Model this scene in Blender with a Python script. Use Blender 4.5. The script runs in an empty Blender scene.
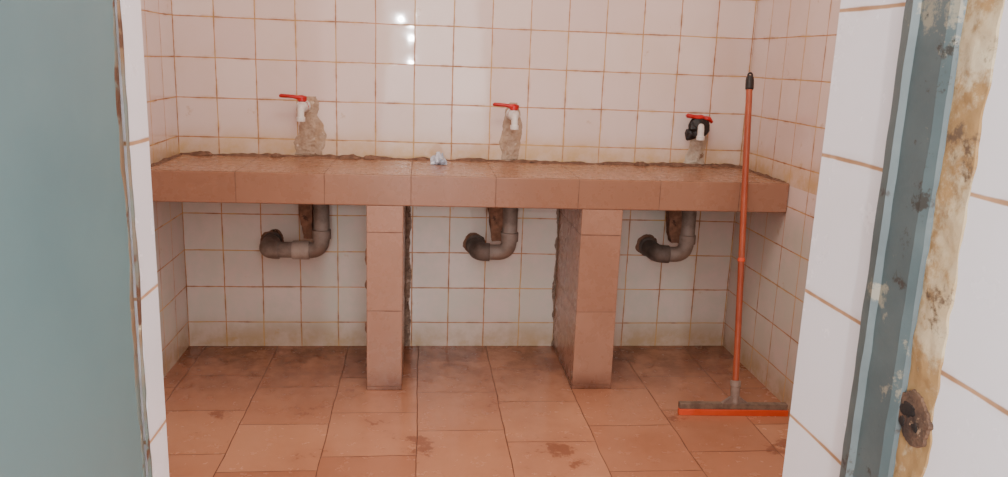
import bpy, bmesh, math, random
from mathutils import Vector, Matrix, noise
random.seed(4)
SC=bpy.context.scene
col=SC.collection
def lin(c):
    c=c/255.0
    return c/12.92 if c<=.04045 else ((c+.055)/1.055)**2.4
def rgb(r,g,b): return (lin(r),lin(g),lin(b),1)

# ---------------------------------------------------------------- node helper
class N:
    def __init__(s,name):
        s.m=bpy.data.materials.new(name); s.m.use_nodes=True
        s.t=s.m.node_tree; s.b=s.t.nodes['Principled BSDF']; s.l=s.t.links
    def new(s,ty,**k):
        n=s.t.nodes.new(ty)
        for a,v in k.items(): setattr(n,a,v)
        return n
    def put(s,sock,v):
        if isinstance(v,bpy.types.NodeSocket): s.l.new(v,sock)
        elif v is not None: sock.default_value=v
    def math(s,op,a,b=None,c=None,clamp=False):
        n=s.new('ShaderNodeMath',operation=op,use_clamp=clamp)
        s.put(n.inputs[0],a)
        if b is not None: s.put(n.inputs[1],b)
        if c is not None: s.put(n.inputs[2],c)
        return n.outputs[0]
    def vmath(s,op,a,b=None,scale=None):
        n=s.new('ShaderNodeVectorMath',operation=op)
        s.put(n.inputs[0],a)
        if b is not None: s.put(n.inputs[1],b)
        if scale is not None: s.put(n.inputs['Scale'],scale)
        return n.outputs[0]
    def mapr(s,v,a,b,c=0.,d=1.,smooth=True):
        n=s.new('ShaderNodeMapRange'); n.interpolation_type='SMOOTHSTEP' if smooth else 'LINEAR'
        s.put(n.inputs[0],v)
        for i,x in enumerate((a,b,c,d)): s.put(n.inputs[i+1],x)
        return n.outputs[0]
    def mix(s,f,a,b,bt='MIX'):
        n=s.new('ShaderNodeMix',data_type='RGBA',blend_type=bt)
        s.put(n.inputs[0],f); s.put(n.inputs[6],a); s.put(n.inputs[7],b)
        return n.outputs[2]
    def noise(s,vec,scale,detail=4,rough=.55,out=0):
        n=s.new('ShaderNodeTexNoise'); s.put(n.inputs['Vector'],vec)
        n.inputs['Scale'].default_value=scale; n.inputs['Detail'].default_value=detail; n.inputs['Roughness'].default_value=rough
        return n.outputs[out]
    def sep(s,v):
        n=s.new('ShaderNodeSeparateXYZ'); s.put(n.inputs[0],v); return n.outputs
    def comb(s,x,y,z):
        n=s.new('ShaderNodeCombineXYZ')
        for i,v in enumerate((x,y,z)): s.put(n.inputs[i],v)
        return n.outputs[0]

def tile_mat(name,pu,pv,ox,oy,oz,base,base2,grout,gw=.006,rough=.15,stagger=0.,tilt=.02,dirt_and_shade=(),spec=.5,
             film=None,film_amt=.3,film_scale=3.,spots=None,wob=.002,gdark=.7,seepa=.45,rvar=.2,stains=None,bumpn=.12,gyel=None):
    m=N(name); g=m.new('ShaderNodeNewGeometry'); pos=g.outputs['Position']; nor=g.outputs['True Normal']
    x,y,z=m.sep(pos); nx,ny,nz=m.sep(nor)
    anx=m.math('GREATER_THAN',m.math('ABSOLUTE',nx),.7); anz=m.math('GREATER_THAN',m.math('ABSOLUTE',nz),.7)
    w=m.noise(pos,5.,2,.5,1); wv=m.vmath('SCALE',m.vmath('SUBTRACT',w,(.5,.5,.5)),scale=wob*4)
    wx,wy,wz=m.sep(wv)
    ux=m.math('SUBTRACT',x,ox); uy=m.math('SUBTRACT',y,oy); vz=m.math('SUBTRACT',z,oz)
    u=m.math('ADD',m.math('ADD',m.math('MULTIPLY',ux,m.math('SUBTRACT',1.,anx)),m.math('MULTIPLY',uy,anx)),wx)
    v=m.math('ADD',m.math('ADD',m.math('MULTIPLY',vz,m.math('SUBTRACT',1.,anz)),m.math('MULTIPLY',uy,anz)),wy)
    us=m.math('DIVIDE',u,pu); iu=m.math('FLOOR',us)
    if stagger:
        v=m.math('ADD',v,m.math('MULTIPLY',m.math('FLOORED_MODULO',iu,2.),stagger))
        w1=m.new('ShaderNodeTexWhiteNoise',noise_dimensions='1D'); m.put(w1.inputs['W'],iu)
        v=m.math('ADD',v,m.math('MULTIPLY',m.math('SUBTRACT',w1.outputs[0],.5),.09))
    vs=m.math('DIVIDE',v,pv); iv=m.math('FLOOR',vs)
    du=m.math('MULTIPLY',m.math('PINGPONG',us,.5),pu); dv=m.math('MULTIPLY',m.math('PINGPONG',vs,.5),pv)
    d=m.math('MINIMUM',du,dv)
    gn=m.noise(pos,14.,3,.6); gwv=m.math('MULTIPLY',m.math('ADD',gn,.45),gw*.5)
    mask=m.math('SUBTRACT',1.,m.mapr(d,m.math('MULTIPLY',gwv,.6),m.math('MULTIPLY',gwv,1.5)))
    wn=m.new('ShaderNodeTexWhiteNoise'); m.put(wn.inputs['Vector'],m.comb(iu,iv,m.math('MULTIPLY',anx,7.)))
    c=m.mix(wn.outputs[0],base,base2)
    if film is not None:
        fn=m.noise(pos,film_scale,5,.6); c=m.mix(m.math('MULTIPLY',m.mapr(fn,.42,.68),film_amt),c,film)
    seep=m.math('MULTIPLY',m.mapr(d,0.,gw*3.,1.,0.),m.mapr(gn,.45,.68))
    c=m.mix(m.math('MULTIPLY',seep,seepa),c,grout)
    n2=m.noise(pos,20.,4,.65); n2b=m.noise(pos,6.,4,.6)
    for dd in dirt_and_shade:
        axis,a,b,colr,amt=dd[:5]
        s_={'x':x,'y':y,'z':z}[axis]
        f=m.mapr(s_,a,b,0.,1.); f=m.math('MULTIPLY',f,m.mapr(m.math('ADD',m.math('MULTIPLY',n2,.4),m.math('MULTIPLY',n2b,.6)),.36,.62,.4,1.)); f=m.math('MULTIPLY',f,amt)
        if len(dd)>5: f=m.math('MULTIPLY',f,m.math('GREATER_THAN',s_,dd[5]))
        c=m.mix(f,c,colr)
    for sp in ([spots] if spots is not None else [])+(stains or []):
        wd=sp[5] if len(sp)>5 else .05
        sn=m.noise(pos if len(sp)<5 else m.vmath('ADD',pos,sp[4]),sp[1],6,.7); sf=m.mapr(sn,sp[2],sp[2]+wd,0.,sp[3]); c=m.mix(sf,c,sp[0])
    gc=m.mix(m.mapr(gn,.35,.7),grout,(grout[0]*gdark,grout[1]*gdark*.9,grout[2]*gdark*.8,1))
    if gyel is not None: gc=m.mix(m.mapr(n2b,.45,.6),gc,gyel)
    c=m.mix(mask,c,gc)
    m.put(m.b.inputs['Base Color'],c)
    r=m.math('ADD',m.math('MULTIPLY',mask,.6),m.mapr(n2,.35,.75,rough,rough+rvar)); m.put(m.b.inputs['Roughness'],r)
    m.b.inputs['Specular IOR Level'].default_value=spec
    tv=m.vmath('SCALE',m.vmath('SUBTRACT',wn.outputs[1],(.5,.5,.5)),scale=tilt)
    nn=m.vmath('NORMALIZE',m.vmath('ADD',g.outputs['Normal'],tv))
    h=m.math('ADD',m.math('MULTIPLY',m.math('SUBTRACT',1.,mask),1.),m.math('MULTIPLY',n2,bumpn))
    bp=m.new('ShaderNodeBump'); bp.inputs['Strength'].default_value=.3; bp.inputs['Distance'].default_value=.001
    m.put(bp.inputs['Height'],h); m.put(bp.inputs['Normal'],nn); m.put(m.b.inputs['Normal'],bp.outputs[0])
    return m.m

def plain(name,c1,c2,scale=12.,rough=.6,bump=.3,dist=.003,metal=0.,chips=None,lo=.35,hi=.65,detail=6,c3=None,chips2=None,cw=.04):
    m=N(name); tc=m.new('ShaderNodeTexCoord').outputs['Object']
    n=m.noise(tc,scale,detail,.6); c=m.mix(m.mapr(n,lo,hi),c1,c2)
    if c3 is not None:
        n4=m.noise(tc,scale*.35,3,.6); c=m.mix(m.mapr(n4,.5,.62),c,c3)
    for i,ch in enumerate((chips,chips2)):
        if ch is not None:
            n3=m.noise(m.vmath('ADD',tc,(i*3.1,1.7*i,.4)),ch[1],7,.7); c=m.mix(m.mapr(n3,ch[2],ch[2]+cw),c,ch[0])
    m.put(m.b.inputs['Base Color'],c); m.b.inputs['Roughness'].default_value=rough; m.b.inputs['Metallic'].default_value=metal
    bp=m.new('ShaderNodeBump'); bp.inputs['Strength'].default_value=bump; bp.inputs['Distance'].default_value=dist
    m.put(bp.inputs['Height'],m.noise(tc,scale*3,5,.6)); m.put(m.b.inputs['Normal'],bp.outputs[0])
    return m.m

# ---------------------------------------------------------------- mesh helpers
def mk(name,bm,mat,parent=None,base=(0,0,0),smooth=False,bevel=0,kind=None,label=None,cat=None,group=None):
    base=Vector(base)
    bmesh.ops.translate(bm,verts=bm.verts,vec=-base)
    bmesh.ops.recalc_face_normals(bm,faces=bm.faces)
    me=bpy.data.meshes.new(name); bm.to_mesh(me); bm.free()
    if smooth:
        for p in me.polygons: p.use_smooth=True
    ob=bpy.data.objects.new(name,me); col.objects.link(ob); me.materials.append(mat)
    ob['wb']=list(base)
    if parent is not None:
        pb=Vector(parent['wb']) if 'wb' in parent else parent.location
        ob.parent=parent; ob.location=base-pb
    else: ob.location=base
    if bevel:
        b=ob.modifiers.new('bevel','BEVEL'); b.width=bevel; b.segments=2; b.limit_method='ANGLE'; b.angle_limit=.6
    tag(ob,kind,label,cat,group)
    return ob
def tag(ob,kind=None,label=None,cat=None,group=None):
    if kind: ob['kind']=kind
    if label: ob['label']=label
    if cat: ob['category']=cat
    if group: ob['group']=group
def empty(name,base,label,cat,group=None):
    e=bpy.data.objects.new(name,None); e.empty_display_size=.05; e.location=base; col.objects.link(e); tag(e,None,label,cat,group); return e
def bx(bm,lo,hi):
    vs=[bm.verts.new((x,y,z)) for x in (lo[0],hi[0]) for y in (lo[1],hi[1]) for z in (lo[2],hi[2])]
    for f in ((0,1,3,2),(4,6,7,5),(0,4,5,1),(2,3,7,6),(0,2,6,4),(1,5,7,3)): bm.faces.new([vs[i] for i in f])
def box(name,lo,hi,mat,**k):
    bm=bmesh.new(); bx(bm,lo,hi)
    if 'base' not in k: k['base']=((lo[0]+hi[0])/2,(lo[1]+hi[1])/2,lo[2])
    return mk(name,bm,mat,**k)
def fillet(pts,r,n=6):
    pts=[Vector(p) for p in pts]; out=[pts[0]]
    for i in range(1,len(pts)-1):
        a=(pts[i-1]-pts[i]).normalized(); b=(pts[i+1]-pts[i]).normalized()
        p0=pts[i]+a*r; p2=pts[i]+b*r
        for k in range(n+1):
            t=k/n; out.append((1-t)**2*p0+2*t*(1-t)*pts[i]+t*t*p2)
    out.append(pts[-1]); return out
def tube(bm,pts,rad,seg=20,flat=1.,ref=(0,0,1),cap=True):
    pts=[Vector(p) for p in pts]; n=len(pts)
    if not isinstance(rad,(list,tuple)): rad=[rad]*n
    tans=[((pts[min(i+1,n-1)]-pts[max(i-1,0)])).normalized() for i in range(n)]
    ref=Vector(ref); n1=(ref-tans[0]*ref.dot(tans[0])).normalized(); rings=[]
    for i in range(n):
        t=tans[i]
        n1=(n1-t*n1.dot(t)).normalized(); n2=t.cross(n1)
        rings.append([bm.verts.new(pts[i]+rad[i]*(math.cos(a)*n1*flat+math.sin(a)*n2)) for a in [2*math.pi*k/seg for k in range(seg)]])
    for i in range(n-1):
        for k in range(seg):
            bm.faces.new((rings[i][k],rings[i][(k+1)%seg],rings[i+1][(k+1)%seg],rings[i+1][k]))
    if cap:
        bm.faces.new(rings[0][::-1]); bm.faces.new(rings[-1])
def lathe(bm,o,axis,prof,seg=20,ref=None):
    o=Vector(o); ax=Vector(axis).normalized()
    ref=Vector(ref) if ref else (Vector((0,0,1)) if abs(ax.z)<.8 else Vector((1,0,0)))
    n1=(ref-ax*ref.dot(ax)).normalized(); n2=ax.cross(n1); rings=[]
    for r,h in prof:
        rings.append([bm.verts.new(o+ax*h+r*(math.cos(2*math.pi*k/seg)*n1+math.sin(2*math.pi*k/seg)*n2)) for k in range(seg)])
    for i in range(len(prof)-1):
        for k in range(seg): bm.faces.new((rings[i][k],rings[i][(k+1)%seg],rings[i+1][(k+1)%seg],rings[i+1][k]))
    bm.faces.new(rings[0][::-1]); bm.faces.new(rings[-1])
def fr(x,s,f):
    """ragged outline noise: several octaves so it never looks like a saw"""
    return noise.noise(Vector((x*f*.35,s,1.3)))*1.3+noise.noise(Vector((x*f,s,4.3)))*.8+noise.noise(Vector((x*f*2.7,s,9.1)))*.35
def rough(bm,o,u,v,n,L,wf,th,nu,nv,seed=0.,amp=.4,freq=30.,edge=.006,ends=True,flo=1.,fhi=1.,pw=.5,ed=1.):
    o=Vector(o);u=Vector(u);v=Vector(v);n=Vector(n); g=[]
    for i in range(nu+1):
        s=i/nu; row=[]
        lo,hi=wf(s) if callable(wf) else wf
        p=o+u*(s*L)
        lo+=edge*fr(s*L,seed,freq)*flo; hi+=edge*fr(s*L,seed+6.4,freq)*fhi
        if hi<lo+.001: hi=lo+.001
        for j in range(nv+1):
            t=j/nv; w=lo+(hi-lo)*t
            q=p+v*w
            e=min(t,1-t)*2
            if ends: e=min(e,min(s,1-s)*L/.012)
            e=max(0,min(1,e)); prof=e**pw
            hgt=th*prof*(1+amp*2*noise.noise(Vector((s*L,w,seed))*freq)+amp*noise.noise(Vector((s*L,w,seed+5))*freq*3))
            if e<=0: hgt=-.001
            row.append(bm.verts.new(q+n*max(hgt,-.001)))
        g.append(row)
    for i in range(nu):
        for j in range(nv): bm.faces.new((g[i][j],g[i+1][j],g[i+1][j+1],g[i][j+1]))

# ---------------------------------------------------------------- materials
T=.152
GR=rgb(202,144,96)
wall_m=tile_mat('glazed_wall_tile',T,T,0,0,.105,rgb(238,220,213),rgb(228,206,199),GR,gw=.0044,rough=.035,tilt=.02,rvar=.03,spec=.45,bumpn=.03,
    film=rgb(218,194,172),film_amt=.25,wob=.0015,gdark=.5,seepa=.4,gyel=rgb(206,164,102),
    dirt_and_shade=[('z',.72,.62,rgb(212,210,198),.85),('z',.15,.02,rgb(186,146,90),.7),('z',.93,.81,rgb(208,168,100),.75,.79)],  # first band only greys the tile below the counter; the others are dirt
    stains=[(rgb(196,158,106),9.,.64,.4)])
JX=1.376
jamb_m=tile_mat('glazed_door_reveal_tile',.31,T,.0,-2.545,.050,rgb(250,246,249),rgb(247,243,247),rgb(204,160,122),gw=.004,rough=.12,tilt=.01,film=rgb(240,234,230),film_amt=.4,wob=.002,seepa=.2,
    stains=[(rgb(196,176,150),11.,.70,.5)])
floor_m=tile_mat('terracotta_floor_tile',.29,.31,.07,-.62,.0,rgb(208,149,116),rgb(184,124,94),rgb(104,64,46),gw=.0028,rough=.13,stagger=.15,tilt=.014,gdark=.8,
    film=rgb(166,106,78),film_amt=.5,film_scale=2.0,dirt_and_shade=[('y',-.80,-.10,rgb(108,62,42),.9)],spots=(rgb(120,66,48),4.,.60,.55),wob=.0035,seepa=.1,  # darker towards the back: grime plus light falloff painted into the colour
    stains=[(rgb(124,68,48),13.,.63,.5,(5.1,2.2,0),.1)])
coun_m=tile_mat('brownish_counter_tile',.297,.29,.315,-.466,.015,rgb(160,117,94),rgb(153,109,86),rgb(112,80,62),gw=.0024,rough=.26,tilt=.012,rvar=.06,
    film=rgb(142,99,76),film_amt=.4,film_scale=2.5,wob=.0008,seepa=.1,bumpn=.0,dirt_and_shade=[('z',.792,.7985,rgb(160,112,83),1.)])
pil_m=tile_mat('pillar_facing_tile',.6,.29,.3,-.468,.015,rgb(174,132,111),rgb(166,123,102),rgb(112,78,61),gw=.0028,rough=.26,tilt=.01,bumpn=.0,rvar=.06,
    film=rgb(148,105,82),film_amt=.4,film_scale=3.,wob=.0008,seepa=.15,dirt_and_shade=[('z',.09,.0,rgb(98,58,42),.85)])
mortar_d=plain('dark_mortar',rgb(132,98,78),rgb(102,74,58),40,.95,.6,.003,chips=(rgb(70,52,44),22,.60),chips2=(rgb(170,144,122),26,.64))
mortar_e=plain('grey_dark_mortar',rgb(150,130,114),rgb(118,98,84),50,.95,.6,.002,chips=(rgb(78,62,54),34,.57),chips2=(rgb(188,172,156),30,.58))
mortar_l=plain('pale_mortar',rgb(192,168,146),rgb(168,142,120),30,.95,1.,.003,c3=rgb(180,150,122),chips=(rgb(132,106,86),22,.60),chips2=(rgb(212,194,174),30,.60))
mortar_w=plain('pale_grey_mortar',rgb(208,194,176),rgb(182,162,142),30,.95,1.,.003,c3=rgb(192,168,136),chips=(rgb(142,114,90),20,.61))
mortar_c=plain('cream_mortar',rgb(210,194,162),rgb(188,160,118),8,.9,1.,.003,chips=(rgb(166,130,84),9,.47),chips2=(rgb(108,86,66),22,.58),cw=.09)
rubble_m=plain('broken_mortar_rubble',rgb(112,84,64),rgb(62,46,38),34,.95,.8,.004,chips=(rgb(152,124,98),40,.60))
plaster=plain('ceiling_plaster',rgb(222,214,206),rgb(210,200,192),5,.9,.2)
paint=plain('blue_grey_frame_paint',rgb(98,110,109),rgb(80,93,94),6,.5,.6,.002,chips=(rgb(146,140,122),12,.60),chips2=(rgb(62,60,55),15,.60),cw=.05)
paint_d=plain('teal_grey_door_paint',rgb(108,138,139),rgb(94,125,128),1.6,.40,.12,.002,c3=rgb(124,152,149),chips=(rgb(92,104,100),9,.68),cw=.08)
paint_e=plain('rust_stained_door_edge',rgb(96,110,104),rgb(124,92,62),9,.7,.6,.002,chips=(rgb(200,184,150),11,.57),chips2=(rgb(88,56,36),16,.54),cw=.06)
white_p=plain('white_plastic',rgb(236,230,224),rgb(220,208,200),30,.35,.05)
red_p=plain('red_plastic',rgb(206,30,28),rgb(180,22,22),20,.35,.05)
black_t=plain('black_tape',rgb(30,26,26),rgb(14,12,12),30,.45,.5,.004)
grey_pipe=plain('grey_drain_plastic',rgb(146,132,122),rgb(114,100,90),14,.6,.2,.002,c3=rgb(128,106,92))
pale_pipe=plain('pale_grey_coupling',rgb(176,162,150),rgb(150,134,122),14,.6,.2,.002)
dark_pipe=plain('grimy_dark_plastic',rgb(116,102,93),rgb(80,69,62),14,.65,.3,.002)
orange=plain('orange_red_plastic',rgb(176,88,58),rgb(158,72,45),10,.35,.08)
orange_b=plain('bright_orange_plastic',rgb(234,92,56),rgb(220,80,46),10,.35,.05)
grey_p=plain('grey_plastic',rgb(156,140,130),rgb(126,108,100),14,.5,.15)
rubber=plain('grey_foam_rubber',rgb(138,118,102),rgb(110,92,78),40,.9,.5)
black_p=plain('black_plastic',rgb(26,22,22),rgb(40,34,32),20,.5,.1)
foil=plain('crumpled_wrapper',rgb(212,216,226),rgb(160,172,190),30,.3,.3,.003,metal=.1)
hole_shade_m=plain('painted_hole_shade',rgb(44,32,26),rgb(22,16,14),30,.9,.4)  # near-black colour standing in for shade inside the latch hole

# ---------------------------------------------------------------- structure
X1=2.285; H=2.6; YF=-2.41; YL=-2.462
S=dict(kind='structure')
box('floor',(-.1,-4.6,-.1),(X1+.1,.1,0),floor_m,**S)
box('wall_back',(-.1,0,0),(X1+.1,.1,H),wall_m,**S)
box('wall_left',(-.1,-2.56,0),(0,0,H),wall_m,**S)
box('wall_right',(X1,-2.56,0),(X1+.1,0,H),wall_m,**S)
box('ceiling',(-.1,-2.56,H),(X1+.1,.1,H+.1),plaster,**S)
bm=bmesh.new(); bx(bm,(0,YL,0),(.672,YF,H)); bx(bm,(.3,-3.3,0),(.630,YL,H)); mk('wall_front_left',bm,jamb_m,**S)
bm=bmesh.new(); bx(bm,(JX,-3.3,0),(1.60,YF,H)); bx(bm,(1.6,-2.56,0),(X1,YF,H)); mk('wall_front_right',bm,jamb_m,**S)
box('wall_front_header',(.672,-2.487,2.08),(JX,YF,H),jamb_m,**S)
def prof(bm,pts,zs,seed=0,amp=0):
    rings=[]
    for z in zs:
        rings.append([bm.verts.new((x+amp*noise.noise(Vector((z*30,i*3.,seed))),y+amp*1.6*noise.noise(Vector((z*22,i*5.,seed+3))),z)) for i,(x,y) in enumerate(pts)])
    n=len(pts)
    bm.faces.new(rings[0][::-1]); bm.faces.new(rings[-1])
    for a,b in zip(rings,rings[1:]):
        for i in range(n): bm.faces.new((a[i],a[(i+1)%n],b[(i+1)%n],b[i]))
bm=bmesh.new()
F0=-2.545
prof(bm,[(JX+.002,F0),(JX-.007,F0-.001),(JX-.013,F0-.004),(JX-.015,F0-.018),(JX-.009,F0-.021),(JX-.009,F0-.060),(JX-.005,F0-.068),(JX+.002,F0-.071)],[2.08*i/200 for i in range(201)],1.,.0009)
bx(bm,(.672,F0-.03,2.04),(JX-.016,F0-.001,2.08))
mk('trim_1',bm,paint,**S)
bm=bmesh.new(); bx(bm,(.634,-3.22,.01),(.669,YL-.008,2.03)); d1=mk('door_1',bm,paint_d,base=(.645,-2.50,0),bevel=.003,**S)
bm=bmesh.new(); rough(bm,(.669,YL-.008,.012),(0,0,1),(0,-1,0),(1,0,0),2.0,(-.001,.010),.0009,500,4,seed=3,freq=20,edge=.009,flo=.1,amp=.3); mk('edge_strip',bm,paint_e,parent=d1,base=(.66,-2.47,.01))
bm=bmesh.new(); rough(bm,(.672,YL-.006,.0),(0,0,1),(0,1,0),(1,0,0),2.05,(-.002,.005),.0009,500,3,seed=8,freq=22,edge=.006,flo=.2,amp=.4); mk('trim_2',bm,paint_e,**S)
bm=bmesh.new(); rough(bm,(JX,F0-.068,.0),(0,0,1),(0,-1,0),(-1,0,0),2.05,(-.001,.042),.0020,700,20,seed=2,freq=24,edge=.008,amp=.7,flo=.05,pw=.25); mk('trim_3',bm,mortar_c,**S)

def blob(bm,o,u,v,n,ru,rv,th,seed,rag=.35,rings=7,seg=30,freq=60,dip=0.,edge0=-.001):
    o=Vector(o);u=Vector(u);v=Vector(v);n=Vector(n); prev=[bm.verts.new(o+n*(th*(1-dip)))]
    for r in range(1,rings+1):
        f=r/rings; cur=[]
        for k in range(seg):
            a=2*math.pi*k/seg; ca,sa=math.cos(a),math.sin(a)
            rg=1+rag*(noise.noise(Vector((ca*.9,sa*.9,seed)))*1.0+noise.noise(Vector((ca*2,sa*2,seed+3)))*.35+noise.noise(Vector((ca*6,sa*6,seed)))*.25)
            p=o+u*(ca*ru*f*rg)+v*(sa*rv*f*rg)
            h=th*(1-f**4)*(1-dip*max(0,1-f*1.6))+th*.6*noise.noise(p*freq)*(1-f**3)
            if r==rings: h=edge0
            cur.append(bm.verts.new(p+n*h))
        if len(prev)==1:
            for k in range(seg): bm.faces.new((prev[0],cur[k],cur[(k+1)%seg]))
        else:
            for k in range(seg): bm.faces.new((prev[k],cur[k],cur[(k+1)%seg],prev[(k+1)%seg]))
        prev=cur
# broken latch hole: rubble skin hugging the mortar, with flat dark patches painting the shade of a recess
HY=-2.628; HZ=.912
e=empty('latch_hole',(JX,HY,HZ),'ragged broken latch hole with brown rubble in mortar beside steel frame','hole')
bm=bmesh.new(); blob(bm,(JX-.0036,HY,HZ),(0,1,0),(0,0,1),(-1,0,0),.024,.024,.0008,2.2,rag=.45,dip=.3,seg=64,rings=16,freq=160,edge0=-.006); mk('rubble_rim',bm,rubble_m,parent=e,base=(JX,HY,HZ))
for (dy,dz,a_,b_,sd) in ((.003,.004,.011,.007,5.),(-.009,-.007,.005,.004,8.),(.009,-.010,.004,.005,12.)):
    bm=bmesh.new(); blob(bm,(JX-.0048,HY+dy,HZ+dz),(0,1,0),(0,0,1),(-1,0,0),a_,b_,.0003,sd,rag=.8,seg=30,rings=5); mk('cavity_shade',bm,hole_shade_m,parent=e,base=(JX,HY+dy,HZ+dz))

# ---------------------------------------------------------------- counter
CD=-.468; ZT=.799; ZB=.69
cn=empty('washing_counter',(1.14,-.23,0),'long pinkish-brown tiled washing counter on two tiled pillars','counter')
bm=bmesh.new(); bx(bm,(.002,CD,ZB),(X1-.002,-.003,ZT)); mk('counter_slab',bm,coun_m,parent=cn,base=(1.14,-.23,ZB),bevel=.004)
bm=bmesh.new(); rough(bm,(.006,-.004,ZT),(1,0,0),(0,-1,0),(0,0,1),X1-.012,(.0,.05),.008,700,8,seed=1,freq=10,amp=.7,edge=.018,flo=.03)
for cx,rr in ((.10,.03),(.38,.016),(.66,.03),(.74,.022),(1.84,.024),(1.99,.02),(2.15,.016)):
    blob(bm,(cx,-.045,ZT+.002),(1,0,0),(0,1,0),(0,0,1),rr*1.5,rr*.8,.012,cx*9,seg=18,rings=5)
mk('mortar_bead',bm,mortar_d,parent=cn,base=(1.14,-.02,ZT))
for sd,xx,sx in ((4,.004,1),(6,X1-.004,-1)):
    bm=bmesh.new(); rough(bm,(xx,-.05,ZT),(0,-1,0),(sx,0,0),(0,0,1),.40,(.0,.024),.006,110,5,seed=sd,freq=14,amp=.6,edge=.009,flo=.05)
    mk('mortar_bead',bm,mortar_d,parent=cn,base=(xx,-.2,ZT))
for (a,b,sd) in ((.7555,.8832,1),(1.5201,1.6693,2)):
    bm=bmesh.new(); bx(bm,(a,CD+.002,0),(b,-.003,ZB)); p=mk('pillar',bm,pil_m,parent=cn,base=((a+b)/2,-.23,0),bevel=.003)
    for (xx,sx,w) in ((a,-1,.008),(b,1,.022)):
        bm=bmesh.new(); rough(bm,(xx,-.003,.0),(0,0,1),(sx,0,0),(0,-1,0),ZB-.004,(.0,w),.0015,300,6,seed=sd*3+sx,freq=26,amp=.7,edge=.009,flo=.05)
        mk('mortar_edge',bm,mortar_e,parent=p,base=(xx,-.004,0))
    for zc,hh in ((.50,.05),(.40,.03),(.24,.045),(.10,.03)) if sd==1 else ((.05,.03),):
        bm=bmesh.new(); blob(bm,(a-.0005,CD+.014,zc),(0,1,0),(0,0,1),(-1,0,0),.011,hh*.6,.005,zc*31,rag=.7,seg=24,rings=5,freq=120)
        mk('mortar_chip',bm,mortar_d,parent=p,base=(a,CD+.014,zc))

# ---------------------------------------------------------------- mortar patches under taps
def patch(cx,z0,z1,pts,seed,label,mat):
    """pts: (s, left, right) control outline"""
    def wf(s):
        for (s0,l0,r0),(s1,l1,r1) in zip(pts,pts[1:]):
            if s<=s1:
                t=(s-s0)/(s1-s0); t=t*t*(3-2*t); return (l0+(l1-l0)*t,r0+(r1-r0)*t)
        return pts[-1][1:]
    bm=bmesh.new()
    rough(bm,(cx,-.001,z0),(0,0,1),(1,0,0),(0,-1,0),z1-z0,wf,.0045,110,36,seed=seed,freq=34,amp=.6,edge=.010,pw=.5)
    mk('mortar_patch',bm,mat,base=(cx,-.001,z0),label=label,cat='mortar patch',group='mortar patches below the taps')
patch(.500,.803,1.035,[(0,-.050,.056),(.25,-.050,.064),(.5,-.040,.064),(.75,-.034,.045),(.9,-.030,.040),(1,-.02,.03)],1.,'wide rough cement patch on tiles below a red-handled tap',mortar_l)
patch(1.305,.803,1.035,[(0,-.034,.030),(.3,-.046,.044),(.55,-.034,.050),(.8,-.028,.036),(1,-.015,.022)],2.,'narrow rough cement patch on tiles below a red-handled tap',mortar_l)
patch(2.085,.803,1.0,[(0,-.046,.042),(.4,-.036,.048),(.7,-.040,.038),(1,-.03,.03)],5.,'short pale cement patch on tiles below a black-taped tap',mortar_w)

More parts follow.
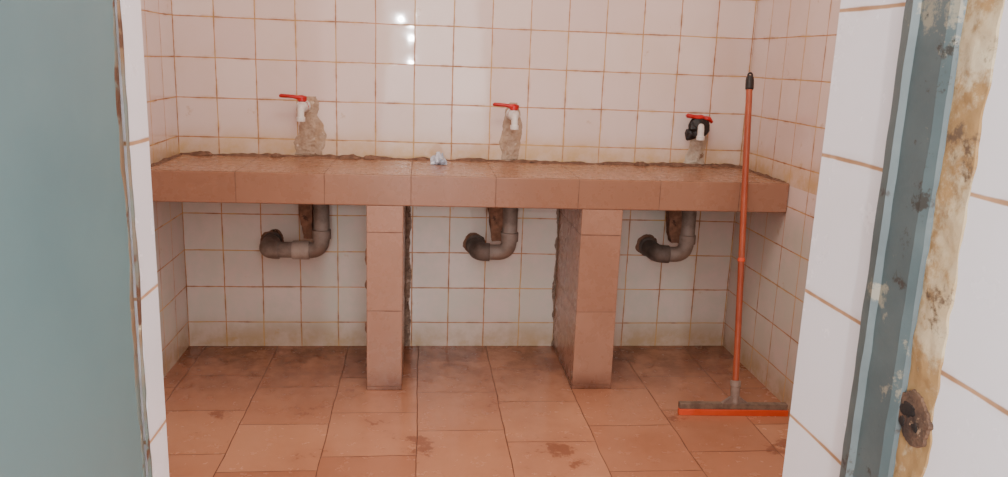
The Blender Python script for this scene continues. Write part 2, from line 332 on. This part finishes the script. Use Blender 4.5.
# ---------------------------------------------------------------- taps
def tap(x,z,yaw,taped,label):
    e=empty('tap',(x,-.009,z),label,'tap','taps on the back wall')
    o=Vector((x,-.009,z)); body_m=black_t if taped else white_p
    f=lambda dx,dy,dz:(x+dx,-.009-dy,z+dz)
    bm=bmesh.new(); lathe(bm,f(0,-.004,0),(0,-1,0),[(.024,0),(.025,.006),(.018,.010),(.0145,.014),(.0145,.030),(.020,.031),(.020,.040),(.015,.042),(.015,.05)])
    b=.0205
    lathe(bm,f(0,.040,0),(0,-1,0),[(.014,0),(b,.006),(b+.002,.014),(b+.002,.022),(b,.030),(.014,.036),(.012,.040)])
    if taped:
        lathe(bm,f(-.004,.040,-.006),(0,-.9,.1),[(.018,0),(.040,.006),(.046,.02),(.040,.034),(.018,.044)],seg=14)
        lathe(bm,f(.012,.046,.018),(.4,-.2,1),[(.014,-.02),(.035,-.01),(.031,.006),(.014,.018)],seg=12)
        lathe(bm,f(-.028,.046,-.028),(-.6,-.2,-1),[(.014,-.01),(.027,0),(.025,.014),(.009,.034)],seg=12)
        lathe(bm,f(.026,.046,-.016),(1,-.2,-.5),[(.014,-.01),(.022,0),(.018,.010),(.006,.018)],seg=10)
        for v in bm.verts: v.co+=Vector((1,1,1))*.005*noise.noise(v.co*80)
    mk('valve_body',bm,body_m,parent=e,base=o,smooth=not taped)
    sx=-.008 if taped else 0
    bm=bmesh.new(); tube(bm,fillet([f(0,.066,0),f(sx,.094,0),f(sx,.098,-.044)],.018,8),.013,18,ref=(1,0,0))
    lathe(bm,f(sx,.0975,-.036),(0,0,-1),[(.013,0),(.0165,.001),(.0165,.017),(.0115,.0175)])
    mk('spout',bm,white_p,parent=e,base=o,smooth=False)
    bm=bmesh.new(); lathe(bm,f(0,.058,.012),(0,0,1),[(.013,0),(.013,.008),(.018,.010),(.018,.023),(.008,.026)])
    mk('stem',bm,red_p if not taped else black_t,parent=e,base=o)
    dx,dy=math.cos(yaw),math.sin(yaw)
    L=.078 if not taped else .055
    pts=[(-.018,.033),(0,.035),(.02,.035),(.036,.038),(L,.040),(L+.006,.038)]
    P_=[f(-dx*s_,.058+dy*s_,h) for s_,h in pts]
    k=1.08 if not taped else 1.35
    bm=bmesh.new(); tube(bm,P_,[.010*k,.0145*k,.012*k,.0105*k,.0115*k,.007*k],14,flat=.6,ref=(0,0,1))
    if taped:
        tube(bm,[f(.012,.058,.031),f(.034,.06,.030),f(.048,.062,.016)],[.016,.015,.009],12,flat=.7)
    mk('lever',bm,red_p,parent=e,base=o,smooth=True)
    if not taped:
        bm=bmesh.new(); lathe(bm,f(0,.028,0),(0,-1,0),[(.015,0),(.022,.002),(.022,.011),(.015,.013)],seg=8); mk('collar',bm,red_p,parent=e,base=o)
    return e
tap(.485,.998,.12,False,'white plastic bib tap with long red lever on rough cement patch')
tap(1.305,.990,.05,False,'white plastic bib tap with red lever above middle of counter')
tap(2.068,.968,.0,True,'tap wrapped in black tape with red handle and white spout')

# ---------------------------------------------------------------- drains
def drain(x,xe,label,dark):
    y=-.15; zb=.450; R=.031
    e=empty('drain_pipe',(x,y,zb),label,'drain pipe','drain pipes below the counter'); o=(x,y,zb)
    path=fillet([(x,y,ZB-.002),(x,y,zb),(xe,y+.015,zb-.002),(xe-.004,-.003,zb-.002)],.048,10)
    bm=bmesh.new(); tube(bm,path,R,24,ref=(0,1,0)); mk('pipe',bm,grey_pipe,parent=e,base=o,smooth=True)
    def sock(o0,ax,m=grey_pipe,L=.034,lb=None):
        bm=bmesh.new(); lathe(bm,o0,ax,[(R,-.001),(R+.0055,0),(R+.0055,L),(R+.004,L+.002),(R,L+.003)],seg=28); mk('pipe_socket',bm,m,parent=e,base=o,label=lb)
    sock((x,y,zb+.048),(0,0,1)) 
    if abs(x-xe)>.17: sock((x-.048,y+.002,zb),(-1,0,0),pale_pipe,.062,'paler grey coupling')
    bm=bmesh.new(); tube(bm,fillet([(xe+.046,y+.012,zb-.002),(xe,y+.015,zb-.002),(xe-.003,-.030,zb-.002)],.040,12),R+.0055,28,ref=(0,0,1)); mk('elbow',bm,dark_pipe if dark else grey_pipe,parent=e,base=o,smooth=True,label='grimy dark elbow' if dark else None)
    bm=bmesh.new(); lathe(bm,(xe-.003,-.003,zb-.002),(0,-1,0),[(.040,0),(.041,.006),(.039,.012),(.034,.014)],seg=36); mk('wall_collar',bm,dark_pipe,parent=e,base=o,smooth=True)
    bm=bmesh.new(); blob(bm,(xe-.005,-.0006,zb+.002),(1,0,0),(0,0,1),(0,-1,0),.049,.048,.0012,x*7,seg=48,rag=.22); mk('hole_rim',bm,mortar_d,parent=e,base=o)
    bm=bmesh.new()
    bx(bm,(x-.088,-.165,zb+.05),(x-.034,-.115,ZB-.002))
    bmesh.ops.subdivide_edges(bm,edges=bm.edges[:],cuts=9,use_grid_fill=True)
    for v in bm.verts:
        k=(v.co.z-zb-.05)/.15; v.co.x+=(.02*(1-k))*(1 if v.co.x<x-.055 else 0)
        v.co+=Vector((1,1,.4))*.009*noise.noise(v.co*28)
    for v in bm.verts: v.co.z=min(v.co.z,ZB-.001)
    mk('cement_lump',bm,mortar_d,parent=e,base=o)
drain(.562,.352,'grey plastic drain bend with long horizontal run into wall',False)
drain(1.296,1.175,'short grey plastic drain bend with grimy dark wall elbow',True)
drain(2.024,1.912,'short grimy grey drain bend beside tiled pillar',True)

# ---------------------------------------------------------------- wrapper
bm=bmesh.new(); bmesh.ops.create_icosphere(bm,subdivisions=3,radius=.03)
for v in bm.verts:
    n_=v.co.normalized(); d=noise.cell(n_*1.8+Vector((3,1,5)))*.006+noise.noise(n_*3)*.012
    v.co+=n_*d; k=1-max(0,v.co.z)/.05; v.co.x*=.35+.6*k; v.co.y*=.6; v.co.z*=1.2
    if v.co.z<-.010: v.co.z=-.010
zmin=min(v.co.z for v in bm.verts)
for v in bm.verts: v.co.z-=zmin; v.co+=Vector((1.01,-.16,ZT+.0015))
mk('crumpled_wrapper',bm,foil,base=(1.01,-.16,ZT+.0015),label='small crumpled bluish-white wrapper lying on the counter',cat='wrapper')

# ---------------------------------------------------------------- squeegee
B=Vector((2.062,-.695,.045)); TP=Vector((2.120,-.398,1.172))
so=(2.06,-.695,0); sq=empty('floor_squeegee',so,'orange floor squeegee with long handle leaning on the counter','squeegee')
ax=(TP-B).normalized()
P_=lambda t:B+ax*t
LN=(TP-B).length
bm=bmesh.new(); tube(bm,[P_(.05),P_(LN-.04)],.0114,18); mk('handle',bm,orange,parent=sq,base=so)
bm=bmesh.new(); lathe(bm,P_(.50),ax,[(.0116,0),(.0132,.002),(.0132,.012),(.0116,.014)]); mk('joint_ring',bm,orange_b,parent=sq,base=so)
bm=bmesh.new(); lathe(bm,P_(LN-.045),ax,[(.0130,0),(.0150,.004),(.0150,.035),(.0125,.047),(.005,.052)])
tube(bm,[P_(LN)+Vector((.008*math.cos(a),0,.009*math.sin(a)+.007)) for a in [math.pi*2*k/14 for k in range(15)]],.0035,8,ref=(0,1,0)); mk('end_cap',bm,black_p,parent=sq,base=so)
bm=bmesh.new(); lathe(bm,P_(.0),ax,[(.011,-.008),(.015,.0),(.016,.055),(.0185,.058),(.0185,.075),(.014,.078)])
v=[(-.055,.038),(.055,.038),(.045,.046),(.018,.066),(-.018,.066),(-.045,.046)]
f1=[bm.verts.new((B.x+a,B.y-.007,h)) for a,h in v]; bk=[bm.verts.new((B.x+a,B.y+.007,h)) for a,h in v]
bm.faces.new(f1); bm.faces.new(bk[::-1])
for i in range(6): bm.faces.new((f1[i],f1[(i+1)%6],bk[(i+1)%6],bk[i]))
mk('bracket',bm,grey_p,parent=sq,base=so)
def rbar(bm,x0,x1,y0,y1,ya,yb,z0,z1):
    vs=[]
    for x,yy in ((x0,ya),(x1,yb)):
        vs.append([bm.verts.new((x,yy+y0,z0)),bm.verts.new((x,yy+y1,z0)),bm.verts.new((x,yy+y1,z1)),bm.verts.new((x,yy+y0,z1))])
    a,b=vs
    bm.faces.new(a[::-1]); bm.faces.new(b)
    for i in range(4): bm.faces.new((a[i],a[(i+1)%4],b[(i+1)%4],b[i]))
xa,xb,ya,yb=1.860,2.254,-.686,-.706
bm=bmesh.new(); rbar(bm,xa,xb,-.014,.002,ya,yb,.0,.022); mk('rubber_blade',bm,orange_b,parent=sq,base=so,bevel=.002)
bm=bmesh.new(); rbar(bm,xa+.003,xb-.003,-.010,.012,ya,yb,.022,.044); mk('blade_holder',bm,rubber,parent=sq,base=so,bevel=.002)

# ---------------------------------------------------------------- lights
w=bpy.data.worlds.new('world'); SC.world=w; w.use_nodes=True
bg=w.node_tree.nodes['Background']; bg.inputs[0].default_value=(.97,.955,1.,1); bg.inputs[1].default_value=3.4
def area(name,loc,tgt,sx,sy,pw,c):
    l=bpy.data.lights.new(name,'AREA'); l.shape='RECTANGLE'; l.size=sx; l.size_y=sy; l.energy=pw; l.color=c
    o=bpy.data.objects.new(name,l); col.objects.link(o); o.location=loc
    o.rotation_euler=(Vector(tgt)-Vector(loc)).to_track_quat('-Z','Y').to_euler(); return o
area('ceiling_fill',(1.1,-1.5,2.55),(1.1,-1.3,0),1.2,.7,23,(1,.90,.80))  # added fill lamp under the ceiling, no fixture belongs to it
area('front_fill',(1.1,-2.36,2.30),(1.1,0,.9),1.2,.35,9,(1,.91,.83))  # added fill lamp above the door; the header has no window
area('daylight_opening',(.95,-5.6,1.9),(1.1,0,.7),2.6,2.4,58,(1,.95,.90))
for x_,z_,p_ in ((.772,1.57,8),(.772,1.44,7),(.772,1.22,5)):
    area('glint_lamp',(x_,-4.4,z_),(.87,0,1.3),.035,.035,p_,(1,1,1))  # tiny lamps added outside to make glints on the back wall tiles

cam=bpy.data.cameras.new('camera');co=bpy.data.objects.new('camera',cam);col.objects.link(co)
cam.sensor_width=36; cam.lens=799.5/1008*36; cam.clip_start=.01
def Rz(a): return Matrix.Rotation(a,3,'Z')
def Rx(a): return Matrix.Rotation(a,3,'X')
M=(Rz(-.1076)@Rx(math.pi/2-.2204)@Rz(.0371)).to_4x4(); M.translation=Vector((.9418,-3.2402,1.2039)); co.matrix_world=M
SC.camera=co
for o in bpy.data.objects:
    if 'wb' in o: del o['wb']
